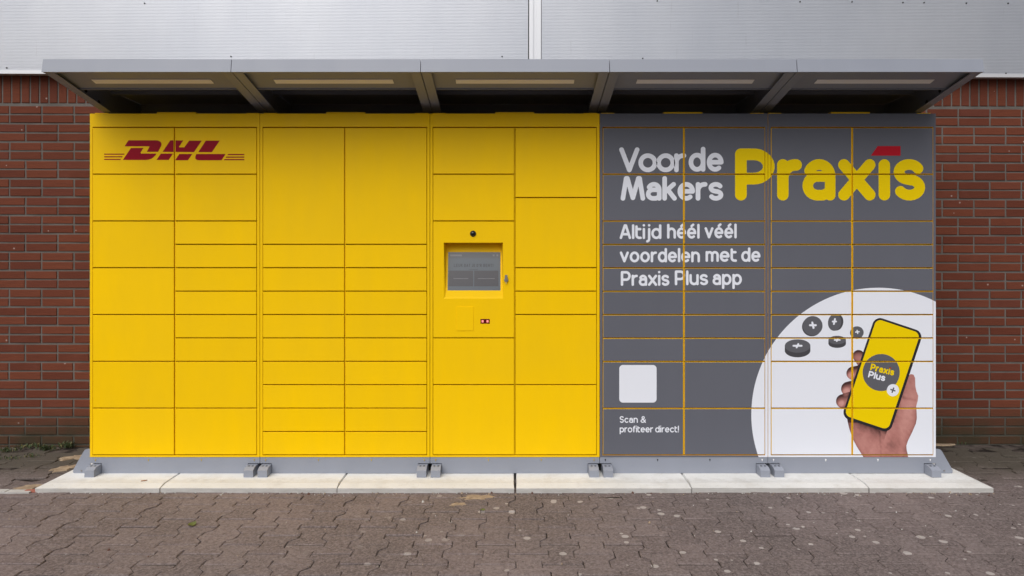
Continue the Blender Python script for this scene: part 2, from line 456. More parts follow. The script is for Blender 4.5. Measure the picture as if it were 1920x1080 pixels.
# ------------------------------------------------------------------ flat print: signed-distance shapes turned into clean sheets
class Strokes:
    def __init__(s, segs, r): s.a = np.array([q[0] for q in segs], float); s.b = np.array([q[1] for q in segs], float); s.r = r
    def bbox(s):
        p = np.vstack([s.a, s.b]); return (*(p.min(0) - s.r), *(p.max(0) + s.r))
    def d(s, X, Y):
        best = np.full(X.shape, 1e9)
        for (ax, ay), (bx, by) in zip(s.a, s.b):
            dx, dy = bx - ax, by - ay; L = dx * dx + dy * dy
            tt = np.clip(((X - ax) * dx + (Y - ay) * dy) / L, 0, 1) if L > 1e-12 else 0
            best = np.minimum(best, np.hypot(X - ax - tt * dx, Y - ay - tt * dy))
        return best - s.r
class Poly:
    def __init__(s, pts, r=0.0): s.p = np.array(pts, float); s.r = r
    def bbox(s): return (*(s.p.min(0) - s.r), *(s.p.max(0) + s.r))
    def d(s, X, Y):
        best = np.full(X.shape, 1e9); ins = np.zeros(X.shape, bool); n = len(s.p)
        for i in range(n):
            ax, ay = s.p[i]; bx, by = s.p[(i + 1) % n]; dx, dy = bx - ax, by - ay; L = dx * dx + dy * dy + 1e-12
            tt = np.clip(((X - ax) * dx + (Y - ay) * dy) / L, 0, 1)
            best = np.minimum(best, np.hypot(X - ax - tt * dx, Y - ay - tt * dy))
            if abs(dy) > 1e-9:
                c = ((ay > Y) != (by > Y)) & (X < dx * (Y - ay) / dy + ax); ins ^= c
        return np.where(ins, -best, best) - s.r
class Fn:
    def __init__(s, f, bb): s.f = f; s.bb = bb
    def bbox(s): return s.bb
    def d(s, X, Y): return s.f(X, Y)
def circle(cx, cy, r): return Fn(lambda X, Y: np.hypot(X - cx, Y - cy) - r, (cx - r, cy - r, cx + r, cy + r))
def ellipse(cx, cy, rx, ry, rot=0):
    c, s_ = math.cos(rot), math.sin(rot); R = max(rx, ry)
    return Fn(lambda X, Y: (np.sqrt((((X - cx) * c + (Y - cy) * s_) / rx) ** 2 + ((-(X - cx) * s_ + (Y - cy) * c) / ry) ** 2) - 1) * min(rx, ry), (cx - R, cy - R, cx + R, cy + R))
def rrect(cx, cy, w, h, r, rot=0):
    c, s_ = math.cos(rot), math.sin(rot); R = math.hypot(w, h) / 2
    def f(X, Y):
        u = np.abs((X - cx) * c + (Y - cy) * s_) - w / 2 + r; v = np.abs(-(X - cx) * s_ + (Y - cy) * c) - h / 2 + r
        return np.hypot(np.maximum(u, 0), np.maximum(v, 0)) + np.minimum(np.maximum(u, v), 0) - r
    return Fn(f, (cx - R, cy - R, cx + R, cy + R))
def union(*sh):
    bb = [q.bbox() for q in sh]
    return Fn(lambda X, Y: np.minimum.reduce([q.d(X, Y) for q in sh]), (min(b[0] for b in bb), min(b[1] for b in bb), max(b[2] for b in bb), max(b[3] for b in bb)))

def sheet(shape, rect, h, whole=False):
    """polygons (pixel coordinates) of shape inside rect, by marching squares"""
    bb = shape.bbox()
    x0, y0, x1, y1 = max(rect[0], bb[0] - h), max(rect[1], bb[1] - h), min(rect[2], bb[2] + h), min(rect[3], bb[3] + h)
    if x1 - x0 < 1e-3 or y1 - y0 < 1e-3: return []
    nx, ny = max(1, math.ceil((x1 - x0) / h)), max(1, math.ceil((y1 - y0) / h))
    xs, ys = np.linspace(x0, x1, nx + 1), np.linspace(y0, y1, ny + 1)
    X, Y = np.meshgrid(xs, ys); V = shape.d(X, Y); I = V < 0
    if not I.any(): return []
    cnt = I[:-1, :-1].astype(int) + I[1:, :-1] + I[:-1, 1:] + I[1:, 1:]
    out = []
    for j in range(ny):
        row = cnt[j]; i = 0
        nz = np.nonzero(row)[0]
        if len(nz) == 0: continue
        i = nz[0]; last = nz[-1]
        while i <= last:
            cc = row[i]
            if cc == 4:
                k = i
                if not whole:
                    while k + 1 <= last and row[k + 1] == 4: k += 1
                out.append([(xs[i], ys[j]), (xs[k + 1], ys[j]), (xs[k + 1], ys[j + 1]), (xs[i], ys[j + 1])]); i = k + 1; continue
            if cc:
                cs = [(i, j), (i + 1, j), (i + 1, j + 1), (i, j + 1)]; poly = []
                for q in range(4):
                    a, b = cs[q], cs[(q + 1) % 4]; va, vb = V[a[1], a[0]], V[b[1], b[0]]
                    if va < 0: poly.append((xs[a[0]], ys[a[1]]))
                    if (va < 0) != (vb < 0):
                        tt = va / (va - vb); poly.append((xs[a[0]] + tt * (xs[b[0]] - xs[a[0]]), ys[a[1]] + tt * (ys[b[1]] - ys[a[1]])))
                if len(poly) >= 3: out.append(poly)
            i += 1
    return out

def build_print(name, polys, mp, material, parent, ink=None):
    v = []; f = []; cols = []
    for p in polys:
        b = len(v)
        for q in p: v.append(mp(*q))
        f.append(list(range(b + len(p) - 1, b - 1, -1)))      # pixel y runs down, so reverse to face the viewer
        if ink: cols += [q for q in p]
    me = mesh(name, v, f, material)
    if ink:
        P = np.array(cols); rgb = ink(P[:, 0], P[:, 1])
        at = me.color_attributes.new('ink', 'FLOAT_COLOR', 'POINT')
        at.data.foreach_set('color', np.hstack([rgb, np.ones((len(rgb), 1))]).astype(np.float32).ravel())
    return obj(name, me, parent)

# ---- a rounded single-stroke alphabet: centre lines, x-height 1, capitals A
A = 1.42
def arc(cx, cy, rx, ry, a0, a1, n=14):
    return [(cx + rx * math.cos(math.radians(a0 + (a1 - a0) * i / n)), cy + ry * math.sin(math.radians(a0 + (a1 - a0) * i / n))) for i in range(n + 1)]
E_ = [[(0.03, .5), (.86, .5)] + arc(.43, .5, .43, .5, 0, 308, 22)]
G = {
 'o': (.92, [arc(.46, .5, .46, .5, 0, 360, 26)]), 'v': (.84, [[(0, 1), (.42, 0), (.84, 1)]]), 'V': (1.0, [[(0, A), (.5, 0), (1.0, A)]]),
 'r': (.48, [[(0, 0), (0, 1)], arc(.45, .55, .45, .45, 180, 86, 10)]), 'd': (.86, [arc(.43, .5, .43, .5, 0, 360, 26), [(.86, A), (.86, 0)]]),
 'e': (.86, E_), 'M': (1.34, [[(0, 0), (.22, A), (.30, A), (.67, .04), (1.04, A), (1.12, A), (1.34, 0)]]),
 'a': (.74, [arc(.38, .62, .36, .38, 152, 0, 12) + [(.74, 0)], [(.74, .61), (.32, .61)] + arc(.32, .305, .32, .305, 90, 270, 12) + [(.5, 0), (.74, .10)]]),
 'k': (.66, [[(0, 0), (0, A)], [(.04, .46), (.60, 1)], [(.22, .60), (.66, 0)]]),
 's': (.70, [arc(.35, .755, .33, .245, 28, 262, 14) + [(.40, .49)] + arc(.36, .25, .34, .25, 80, -150, 14)]),
 'A': (1.0, [[(0, 0), (.44, A), (.56, A), (1, 0)], [(.18, .42), (.82, .42)]]), 'l': (0.0, [[(0, 0), (0, A)]]),
 't': (.46, [[(0, 1.30), (0, .32)] + arc(.32, .32, .32, .32, 180, 275, 8) + [(.46, .0)], [(0, 1), (.42, 1)]]),
 'i': (0.0, [[(0, 0), (0, 1)], [(0, A + .02), (0, A + .021)]]), 'j': (.22, [[(.22, 1), (.22, -.12)] + arc(-.03, -.12, .25, .28, 0, -80, 6), [(.22, A + .02), (.22, A + .021)]]),
 'h': (.80, [[(0, 0), (0, A)], arc(.40, .60, .40, .40, 180, 0, 14) + [(.80, 0)]]), 'n': (.80, [[(0, 0), (0, 1)], arc(.40, .60, .40, .40, 180, 0, 14) + [(.80, 0)]]),
 'm': (1.24, [[(0, 0), (0, 1)], arc(.31, .66, .31, .34, 180, 0, 12) + [(.62, 0)], arc(.93, .66, .31, .34, 180, 0, 12) + [(1.24, 0)]]),
 'é': (.86, E_ + [[(.42, 1.30), (.62, 1.46)]]), 'u': (.80, [[(0, 1), (0, .40)] + arc(.40, .40, .40, .40, 180, 360, 14) + [(.80, 1)], [(.80, 1), (.80, 0)]]),
 'x': (.82, [[(0, 0), (.82, 1)], [(0, 1), (.82, 0)]]), 'c': (.78, [arc(.43, .5, .43, .5, 48, 312, 20)]),
 'P': (.92, [[(0, 0), (0, A), (.52, A)] + arc(.52, A * .70, .40, A * .30, 90, -90, 14) + [(0, A * .40)]]),
 'p': (.86, [arc(.43, .5, .43, .5, 0, 360, 26), [(0, 1), (0, -.45)]]),
 'f': (.46, [[(.14, 0), (.14, 1.08)] + arc(.46, 1.10, .32, .32, 180, 88, 8), [(0, 1), (.44, 1)]]),
 'S': (.80, [[(x * 1.12, y * A) for x, y in arc(.35, .755, .34, .245, 28, 262, 14) + [(.40, .49)] + arc(.36, .25, .35, .25, 80, -150, 14)]]),
 '!': (0.0, [[(0, .42), (0, A)], [(0, 0), (0, .001)]]),
 '&': (.95, [[(.95, 0), (.28, .92)] + arc(.46, 1.14, .24, .28, 215, -40, 12) + [(.50, .78), (.2, .62)] + arc(.36, .32, .36, .32, 120, 290, 12) + [(.78, .18), (.92, .62)]]),
 'L': (.7, [[(0, A), (0, 0), (.7, 0)]]), 'E': (.72, [[(.72, A), (0, A), (0, 0), (.72, 0)], [(0, A * .5), (.62, A * .5)]]),
 'U': (.86, [[(0, A), (0, .4)] + arc(.43, .4, .43, .4, 180, 360, 10) + [(.86, A)]]), 'K': (.84, [[(0, 0), (0, A)], [(0, .6), (.8, A)], [(.25, .8), (.84, 0)]]),
 'D': (.88, [[(0, 0), (0, A), (.4, A)] + arc(.4, A / 2, .48, A / 2, 90, -90, 12) + [(0, 0)]]), 'T': (.86, [[(0, A), (.86, A)], [(.43, A), (.43, 0)]]),
 'J': (.6, [[(.6, A), (.6, .35)] + arc(.3, .32, .3, .32, 0, -160, 8)]), "'": (0.0, [[(0, A), (0, A * .75)]]),
 'R': (.86, [[(0, 0), (0, A), (.5, A)] + arc(.5, A * .73, .36, A * .27, 90, -90, 12) + [(0, A * .46)], [(.45, A * .46), (.86, 0)]]),
 'B': (.86, [[(0, 0), (0, A), (.45, A)] + arc(.45, A * .76, .34, A * .24, 90, -90, 10) + [(0, A * .52)], [(.45, A * .52)] + arc(.5, A * .26, .36, A * .26, 90, -90, 10) + [(0, 0)]]),
 'N': (.92, [[(0, 0), (0, A), (.92, 0), (.92, A)]]),
}
def word(txt, x0, x1, base, xh, r, gap, rot=None):
    """glyph shapes for a word whose ink runs from x0 to x1; base = bottom of the ink, xh = inked x-height"""
    S = xh - 2 * r; n = len(txt)
    Sx = (x1 - x0 - 2 * r * n - gap * (n - 1)) / max(1e-6, sum(G[c][0] for c in txt)) if sum(G[c][0] for c in txt) > 0 else S
    out = []; x = x0
    for c in txt:
        w_, paths = G[c]; segs = []
        for pth in paths:
            q = [(x + r + a * Sx, base - r - b * S) for a, b in pth]
            if rot:
                ox, oy, ang = rot; ca, sa = math.cos(ang), math.sin(ang)
                q = [(ox + (a - ox) * ca - (b - oy) * sa, oy + (a - ox) * sa + (b - oy) * ca) for a, b in q]
            segs += list(zip(q[:-1], q[1:]))
        out.append(Strokes(segs, r)); x += w_ * Sx + 2 * r + gap
    return out

# ---- the artwork: (name, material, layer, step, shapes)
ART = []
def art(name, material, layer, h, shapes, ink=None): ART.append((name, material, layer, h, shapes, ink))
CIRC = circle(1646, 777, 237.5)
art('white_circle_print', M_white, 0, 2.0, [CIRC])
big = word('Voor', 1161, 1286.5, 323, 35.5, 4.35, -2.0) + word('de', 1291, 1356.5, 322, 35.5, 4.35, 2.5) + word('Makers', 1163.5, 1356, 376.3, 35, 4.35, 1.4)
l1 = word('Altijd', 1161.7, 1240, 448.3, 21, 2.35, 1.5) + word('héél', 1250.5, 1311.7, 447.5, 21, 2.35, 1.5) + word('véél', 1320.8, 1381.2, 447, 21, 2.35, 1.5)
l2 = word('voordelen', 1162, 1312.3, 492, 20.5, 2.35, 1.4) + word('met', 1322.7, 1381.7, 491, 20.5, 2.35, 1.5) + word('de', 1389.5, 1425.8, 491, 20.5, 2.35, 1.5)
l3 = word('Praxis', 1163.8, 1255, 536, 21, 2.35, 1.5) + word('Plus', 1265, 1327.5, 534.8, 21, 2.35, 1.5) + word('app', 1335.8, 1390.8, 534.5, 21, 2.35, 1.5)
sm = word('Scan', 1161.7, 1195.8, 792.6, 9.5, 0.98, 0.9) + word('&', 1200.8, 1211, 792.6, 9.5, 0.98, 0.9) + word('profiteer', 1161.7, 1224.4, 810.6, 9.5, 0.98, 0.7) + word('direct!', 1228.3, 1272.8, 810.6, 9.5, 0.98, 0.8)
art('printed_letter', M_white, 0, 0.7, big + l1 + l2 + l3)
art('printed_letter', M_white, 0, 0.4, sm)
art('blank_sticker', M_white, 0, 0.8, [rrect(1196, 719.5, 70, 70.5, 7)])
px_ = lambda x: 1140 + x / 3.097
pr = []
for ch, a, b_ in (('P', 737, 967), ('r', 981, 1125), ('a', 1128, 1320), ('x', 1336, 1552), ('s', 1654, 1840)):
    pr += word(ch, px_(a), px_(b_), 376, 77.6, 10.0 if ch in 'as' else 10.8, 0)
# the capital keeps its own height
Sp = 1.0
pP = [(px_(737) + 11, 365), (px_(737) + 11, 289.4), (1413, 289.4)] + [(1413 + 28.3 * math.cos(math.radians(q)), 312.2 - 22.8 * math.sin(math.radians(q))) for q in range(90, -91, -12)] + [(px_(737) + 11, 335)]
pr[0] = Strokes(list(zip(pP[:-1], pP[1:])), 11)
pr.append(Strokes([((px_(1603.5), 309.5), (px_(1603.5), 365))], 10.8))
art('printed_letter', M_pyellow, 0, 1.0, pr)
art('red_accent_print', M_red, 0, 0.8, [Poly([(px_(1525), 292), (px_(1565), 274), (px_(1698), 274), (px_(1698), 292)])])

z2 = lambda pts: [(180 + x / 6.4, 240 + y / 6.4) for x, y in pts]
def curve(p0, c, p1, n=9): return [((1 - s) ** 2 * p0[0] + 2 * s * (1 - s) * c[0] + s * s * p1[0], (1 - s) ** 2 * p0[1] + 2 * s * (1 - s) * c[1] + s * s * p1[1]) for s in [i / n for i in range(n + 1)]]
logo = [
 [(345, 221), (392, 148)] + curve((715, 148), (800, 150), (786, 214)) + [(748, 287), (612, 287), (646, 221)],
 [(325, 384), (422, 240), (572, 240), (537, 296), (545, 307)] + curve((728, 307), (690, 380), (600, 384)),
 [(800, 287), (895, 148), (1050, 150), (996, 228), (1004, 233), (1062, 232), (1120, 152), (1272, 152), (1178, 290)],
 [(727, 384), (780, 308), (926, 308), (875, 384)], [(950, 388), (1003, 312), (1158, 312), (1105, 388)],
 [(1228, 291), (1320, 152), (1487, 152), (1392, 291)],
 curve((1240, 388), (1165, 385), (1208, 312)) + [(1557, 312), (1508, 388)],
 [(100, 308), (347, 308), (338, 321), (100, 321)], [(100, 340), (324, 340), (315, 353), (100, 353)], [(100, 371), (303, 371), (295, 384), (100, 384)],
 [(1588, 312), (1782, 312), (1782, 326), (1578, 326)], [(1567, 343), (1782, 343), (1782, 357), (1557, 357)], [(1546, 373), (1782, 373), (1782, 388), (1535, 388)]]
art('red_logo_print', M_logo, 0, 0.5, [Poly(z2(q)) for q in logo])

# floating discs with white pluses
zd = lambda x, y: (1440 + x / 9, 570 + y / 9)
def disc(face, thick, plus):
    (cx, cy, rx, ry, rot), (tx, ty) = face, thick
    x, y = zd(cx, cy); f_ = ellipse(x, y, rx / 9, ry / 9, rot)
    parts = [ellipse(x + tx / 9 * q / 6, y + ty / 9 * q / 6, rx / 9, ry / 9, rot) for q in range(7)]
    art('floating_disc_print', M_side, 1, 0.7, [union(*parts)])
    art('floating_disc_print', M_disc, 2, 0.7, [f_])
    pcx, pcy, (ax, ay), (bx, by), r = plus; u, v = zd(pcx, pcy)
    art('plus_print', M_white, 3, 0.4, [Strokes([((u - ax / 9, v - ay / 9), (u + ax / 9, v + ay / 9)), ((u - bx / 9, v - by / 9), (u + bx / 9, v + by / 9))], r / 9)])
disc((752, 366, 166, 163, 0), (-14, 16), (755, 357, (48, 0), (10, 45), 17))
disc((1122, 310, 112, 142, 0.15), (34, -4), (1118, 295, (28, 0), (-9, 42), 15))
disc((1500, 480, 111, 104, 0), (-6, 6), (1505, 470, (30, -3), (5, 26), 10))
disc((1165, 608, 148, 72, 0), (0, 60), (1165, 606, (44, 0), (-7, 20), 13))
disc((497, 708, 216, 113, 0), (0, 78), (495, 704, (68, 0), (-14, 28), 16))

# hand holding a phone, printed from a photograph
zh = lambda x, y: (1540 + x / 3.6, 570 + y / 3.6)
palm = Poly([zh(*q) for q in [(170, 720), (178, 780), (190, 835), (213, 905), (243, 962), (288, 1032), (582, 1032), (570, 985), (568, 955), (580, 918), (608, 862), (632, 806), (639, 770), (637, 722), (634, 690),
        (645, 650), (648, 620), (636, 590), (629, 555), (627, 500), (618, 480), (602, 477), (582, 490), (560, 530), (546, 600), (540, 640), (500, 700), (300, 650)]], 1.2)
def cap(x0, y0, x1, y1, r): return Strokes([(zh(x0, y0), zh(x1, y1))], r / 3.6)
fingers = [cap(250, 350, 300, 420, 40), cap(213, 467, 300, 450, 45), cap(180, 572, 280, 545, 48), cap(145, 655, 240, 630, 47)]
nails = [(196, 484, 22, 30, .5), (166, 592, 25, 33, .5), (133, 672, 20, 26, .5)]
HAND = union(palm, *fingers)
def vnoise(X, Y, s, seed):
    g = np.random.RandomState(seed).rand(64, 64); x = X / s; y = Y / s; i = np.floor(x).astype(int); j = np.floor(y).astype(int); u = x - i; v = y - j
    u = u * u * (3 - 2 * u); v = v * v * (3 - 2 * v); q = lambda a, b: g[a % 64, b % 64]
    return (q(i, j) * (1 - u) + q(i + 1, j) * u) * (1 - v) + (q(i, j + 1) * (1 - u) + q(i + 1, j + 1) * u) * v
def skin_ink(X, Y):
    zx, zy = (X - 1540) * 3.6, (Y - 570) * 3.6
    light = np.array([0.60, 0.31, 0.275]); mid = np.array([0.40, 0.172, 0.152]); dark = np.array([0.060, 0.026, 0.025])
    s = 0.62 + 0.25 * (vnoise(zx, zy * .6 + zx * .5, 70, 1) - .5) + 0.16 * (vnoise(zx * 1.4 - zy * .5, zy, 22, 2) - .5) + .08 * (vnoise(zx, zy, 7, 3) - .5)
    # form of the palm: heel rounds away left and right, the phone's print shade, crease at the wrist
    dp = -palm.d(X, Y) * 3.6
    s = s - 0.30 * np.exp(-np.maximum(dp, 0) / 16.0) * (zy > 700)
    u = (zx - 411) * math.cos(.323) + (zy - 476) * math.sin(.323); v = -(zx - 411) * math.sin(.323) + (zy - 476) * math.cos(.323)
    under = np.exp(-np.maximum(v - 355, 0) / 40.0) * (v > 300) * (u < 150)
    s = s - 0.62 * under * (zy > 740)
    side = np.exp(-np.maximum(u - 170, 0) / 22.0) * (zy < 800)
    s = s - 0.25 * side
    s = s - 0.28 * np.exp(-((zx - 395 - (zy - 900) * .05) / 7.0) ** 2) * (zy > 860) * .6
    s = s - 0.22 * np.exp(-(((zx - 470) / 70) ** 2 + ((zy - 950) / 45) ** 2))
    s = s + 0.18 * np.exp(-(((zx - 600) / 30) ** 2 + ((zy - 720) / 90) ** 2))
    s = s - 0.20 * np.exp(-((zy - 640 - (zx - 590) * .2) / 9.0) ** 2) * (zx > 545) * (zx < 640)
    for k, fg in enumerate(fingers):
        df = -fg.d(X, Y) * 3.6
        isf = (df > -2) & (zx < 320) & (zy < 720)
        ax, ay = fg.a[0]; cx, cy = (ax - 1540) * 3.6, (ay - 570) * 3.6
        sf = 0.60 - 0.45 * np.exp(-np.maximum(df, 0) / 15.0) - 0.42 * np.clip((cy - zy + 12) / 45.0, 0, 1)
        s = np.where(isf, sf, s)
    for cx, cy, rx, ry, rot in nails:
        c, s_ = math.cos(rot), math.sin(rot); q = (((zx - cx) * c + (zy - cy) * s_) / rx) ** 2 + ((-(zx - cx) * s_ + (zy - cy) * c) / ry) ** 2
        s = np.where(q < 1.3, s + 0.42 * np.clip(1.3 - q, 0, 1), s)
    s = np.clip(s, 0, 1)[:, None]
    return np.where(s < .5, dark + (mid - dark) * s * 2, mid + (light - mid) * (s - .5) * 2)
art('hand_print', M_ink, 1, 1.1, [HAND], skin_ink)
PA = math.radians(18.5)
art('phone_print', M_black, 2, 0.8, [rrect(1654.2, 702.4, 95.5, 200, 15, PA)])
art('phone_screen_print', M_pyellow, 3, 0.8, [rrect(1653.9, 701.6, 86.5, 191, 11, PA)])
art('round_badge_print', M_disc, 4, 0.7, [circle(1651.7, 698.3, 34.7)])
art('plus_badge_print', M_white, 5, 0.5, [circle(1673.6, 731.4, 11.4)])
TR = math.radians(14)
art('badge_letter', M_pyellow, 5, 0.35, word('Praxis', 1630.5, 1676, 693.5, 9.8, 1.4, 0.8, (1630.5, 693.5, TR)))
art('badge_letter', M_white, 5, 0.35, word('Plus', 1626.5, 1659, 707.2, 9.8, 1.4, 0.8, (1626.5, 707.2, TR)))
art('plus_print', M_disc, 6, 0.35, [Strokes([((1669.9, 730.2), (1677.3, 732.6)), ((1672.2, 735.2), (1675, 727.6))], 1.35)])
art('badge_accent', M_red, 5, 0.4, [Poly([(1665.5, 690.2), (1667.5, 688.6), (1671.0, 689.4), (1670.4, 691.4)])])

FRONT = -0.002
def stick(rect, yface, parent):
    """everything of the artwork that falls on this rectangle of the front (pixel coordinates)"""
    for name, material, layer, h, shapes, ink in ART:
        polys = []
        for s_ in shapes:
            polys += sheet(s_, rect, h, whole=ink is not None)
            if polys and 'letter' in name:
                y = yface - 0.0003 - layer * 0.00018
                build_print(name, polys, lambda a, b_: (fx(a), y, fz(b_)), material, parent, ink); polys = []
        if polys:
            y = yface - 0.0003 - layer * 0.00018
            build_print(name, polys, lambda a, b_: (fx(a), y, fz(b_)), material, parent, ink)

# ------------------------------------------------------------------ parcel locker cabinets
EDGE = [-2.495, -1.490, -0.485, 0.518, 1.512, 2.505]
U = 614 / 14
ROWS = {0: [[2] * 7, [2, 2, 1, 1, 1, 1, 1, 1, 2, 2]], 1: [[5] + [1] * 9, [5] + [1] * 9], 2: [[2, 2, 5, 2, 3], [3, 3, 1, 1, 3, 3]],
        3: [[2, 2, 1, 1, 1, 1, 1, 1, 2, 2]] * 2, 4: [[2, 2, 1, 1, 1, 1, 1, 1, 2, 2]] * 2}
LAB = ['yellow locker cabinet at the left end with the red logo', 'yellow locker cabinet with two tall doors above small ones, no logo',
       'yellow locker cabinet with the touch screen terminal and black camera', 'grey locker cabinet with white lettering and a blank white sticker',
       'grey locker cabinet at the right end with hand and phone print']
topx = lambda X: 960 + X * PPM
topy = lambda Z: 477 + (H - Z) * PPM
CZ0, CZ1 = fz(857), fz(213)
DZ1, DZ0 = fz(239), fz(852.5)
DEP = 0.565

def recessed_door(x0, x1, z0, z1, parent):
    """terminal door with a sloping recess for the touch screen"""
    yf, yb, c = FRONT, 0.028, 0.0014
    rx0, rx1, rz0, rz1, dep = fx(832), fx(943), fz(560), fz(455), 0.075
    v = [(x0 + c, yf, z0 + c), (x1 - c, yf, z0 + c), (x1 - c, yf, z1 - c), (x0 + c, yf, z1 - c),
         (x0, yf + c, z0), (x1, yf + c, z0), (x1, yf + c, z1), (x0, yf + c, z1), (x0, yb, z0), (x1, yb, z0), (x1, yb, z1), (x0, yb, z1),
         (rx0, yf, rz0), (rx1, yf, rz0), (rx1, yf, rz1), (rx0, yf, rz1),
         (rx0 + .008, yf + .004, rz0 + .012), (rx1 - .008, yf + .004, rz0 + .012), (rx1 - .010, yf + dep, rz1 - .004), (rx0 + .010, yf + dep, rz1 - .004)]
    f = []
    for i in range(4):
        j = (i + 1) % 4
        f += [(i, j, 12 + j, 12 + i), (4 + i, 4 + j, j, i), (8 + i, 8 + j, 4 + j, 4 + i), (12 + i, 12 + j, 16 + j, 16 + i)]
    f.append((16, 17, 18, 19))
    d = obj('door', mesh('door', v, f, M_yellow), parent)
    d['label'] = 'terminal door with recessed touch screen'
    def onslope(a, b_, lift):
        tt = (560 - b_) / 105.0
        y = yf + .004 + (dep - .004) * tt - lift
        k = 1 + (y) / D
        return (fx(960 + (a - 960) * k), y, H - (b_ - 477) * k / PPM - .004 * (1 - tt))
    s = MB(); q = [onslope(*p, .003) for p in ((839, 546), (938.5, 546), (938, 472.5), (840.5, 472.5))]; q2 = [onslope(*p, -.004) for p in ((839, 546), (938.5, 546), (938, 472.5), (840.5, 472.5))]
    s.add(q + q2, [(0, 1, 2, 3), (4, 5, 1, 0), (5, 6, 2, 1), (6, 7, 3, 2), (7, 4, 0, 3)])
    s.build('touch_screen', M_screen, d)
    R = (800, 440, 1000, 600)
    lay = [('screen_header', M_screen2, .0034, .8, [rrect(889, 478.3, 95, 10, .3)]), ('screen_button', M_button, .0034, .8, [rrect(864.3, 521.3, 46, 29, .4)]),
           ('screen_button', M_button, .0034, .8, [rrect(911.8, 521.3, 45.5, 29, .4)]),
           ('screen_lettering', M_stext, .0034, .28, word('LEUK', 851, 867.6, 500, 4.5, .62, .8) + word('DAT', 870.3, 882, 500, 4.5, .62, .8) + word('JE', 884.6, 891, 500, 4.5, .62, .8) + word("D'R", 893.5, 903.3, 500, 4.5, .62, .8) + word('BENT!', 906, 925, 500, 4.5, .62, .8)),
           ('screen_small_print', M_sline, .0038, .4, [rrect(864, 521.5, 28, 1.0, .3), rrect(911.8, 521.5, 32, 1.0, .3), rrect(855, 478.6, 22, 3.4, .6), rrect(925.5, 478.5, 3.6, 3.6, .5), rrect(932.5, 478.5, 3.6, 3.6, .5)]),
           ('screen_small_print', M_stext, .0034, .4, [rrect(888, 504.8, 17, .9, .3)])]
    for nm, m_, lift, h, sh in lay:
        polys = []
        for s_ in sh: polys += sheet(s_, R, h)
        build_print(nm, polys, lambda a, b_: onslope(a, b_, lift), m_, d)
    # camera dome
    bm = bmesh.new(); bmesh.ops.create_uvsphere(bm, u_segments=20, v_segments=12, radius=0.0155)
    for vv in bm.verts: vv.co.y *= 0.75
    me = bpy.data.meshes.new('camera_dome'); bm.to_mesh(me); bm.free(); me.materials.append(M_dome)
    me.polygons.foreach_set('use_smooth', [True] * len(me.polygons))
    obj('camera_dome', me, d, (fx(887), yf - .003, fz(438)))
    b = MB(); b.tube((fx(887), yf + .001, fz(438)), (fx(887), yf - .004, fz(438)), .0185, .0175, 24); b.build('camera_ring', M_dark, d)
    # cam lock with its swinging cover
    X, Z = fx(949), fz(525)
    b = MB(); b.tube((X, yf + .001, Z), (X, yf - .010, Z), .0125, .0115, 20)
    b.box(X - .0075, X + .0075, yf - .014, yf - .010, Z - .004, Z + .030); b.build('lock', M_steel, d)
    b = MB(); b.tube((X, yf - .009, Z - .012), (X, yf - .012, Z - .022), .0035, .0025, 8); b.build('lock_pin', M_brass, d)
    # blanked card reader, drawn only by its seam
    cx0, cx1, cz0, cz1 = fx(856), fx(887.5), fz(620), fz(575)
    obj('cover_plate', plate(cx0, cx1, cz0, cz1, yf - .0022, yf + .001, .0006, [M_yellow, M_yellow]), d)
    X, Z = fx(909.5), fz(602.3)
    b = MB(); b.box(X - .027, X + .027, yf - .0015, yf + .001, Z - .0135, Z + .0135); b.build('scanner_window', M_scand, d)
    for sx_ in (-1, 1):
        b = MB(); b.box(X + sx_ * .0145 - .0055, X + sx_ * .0145 + .0055, yf - .0022, yf - .0016, Z - .0065, Z + .0065); b.build('scanner_light', M_scan, d)
    return d

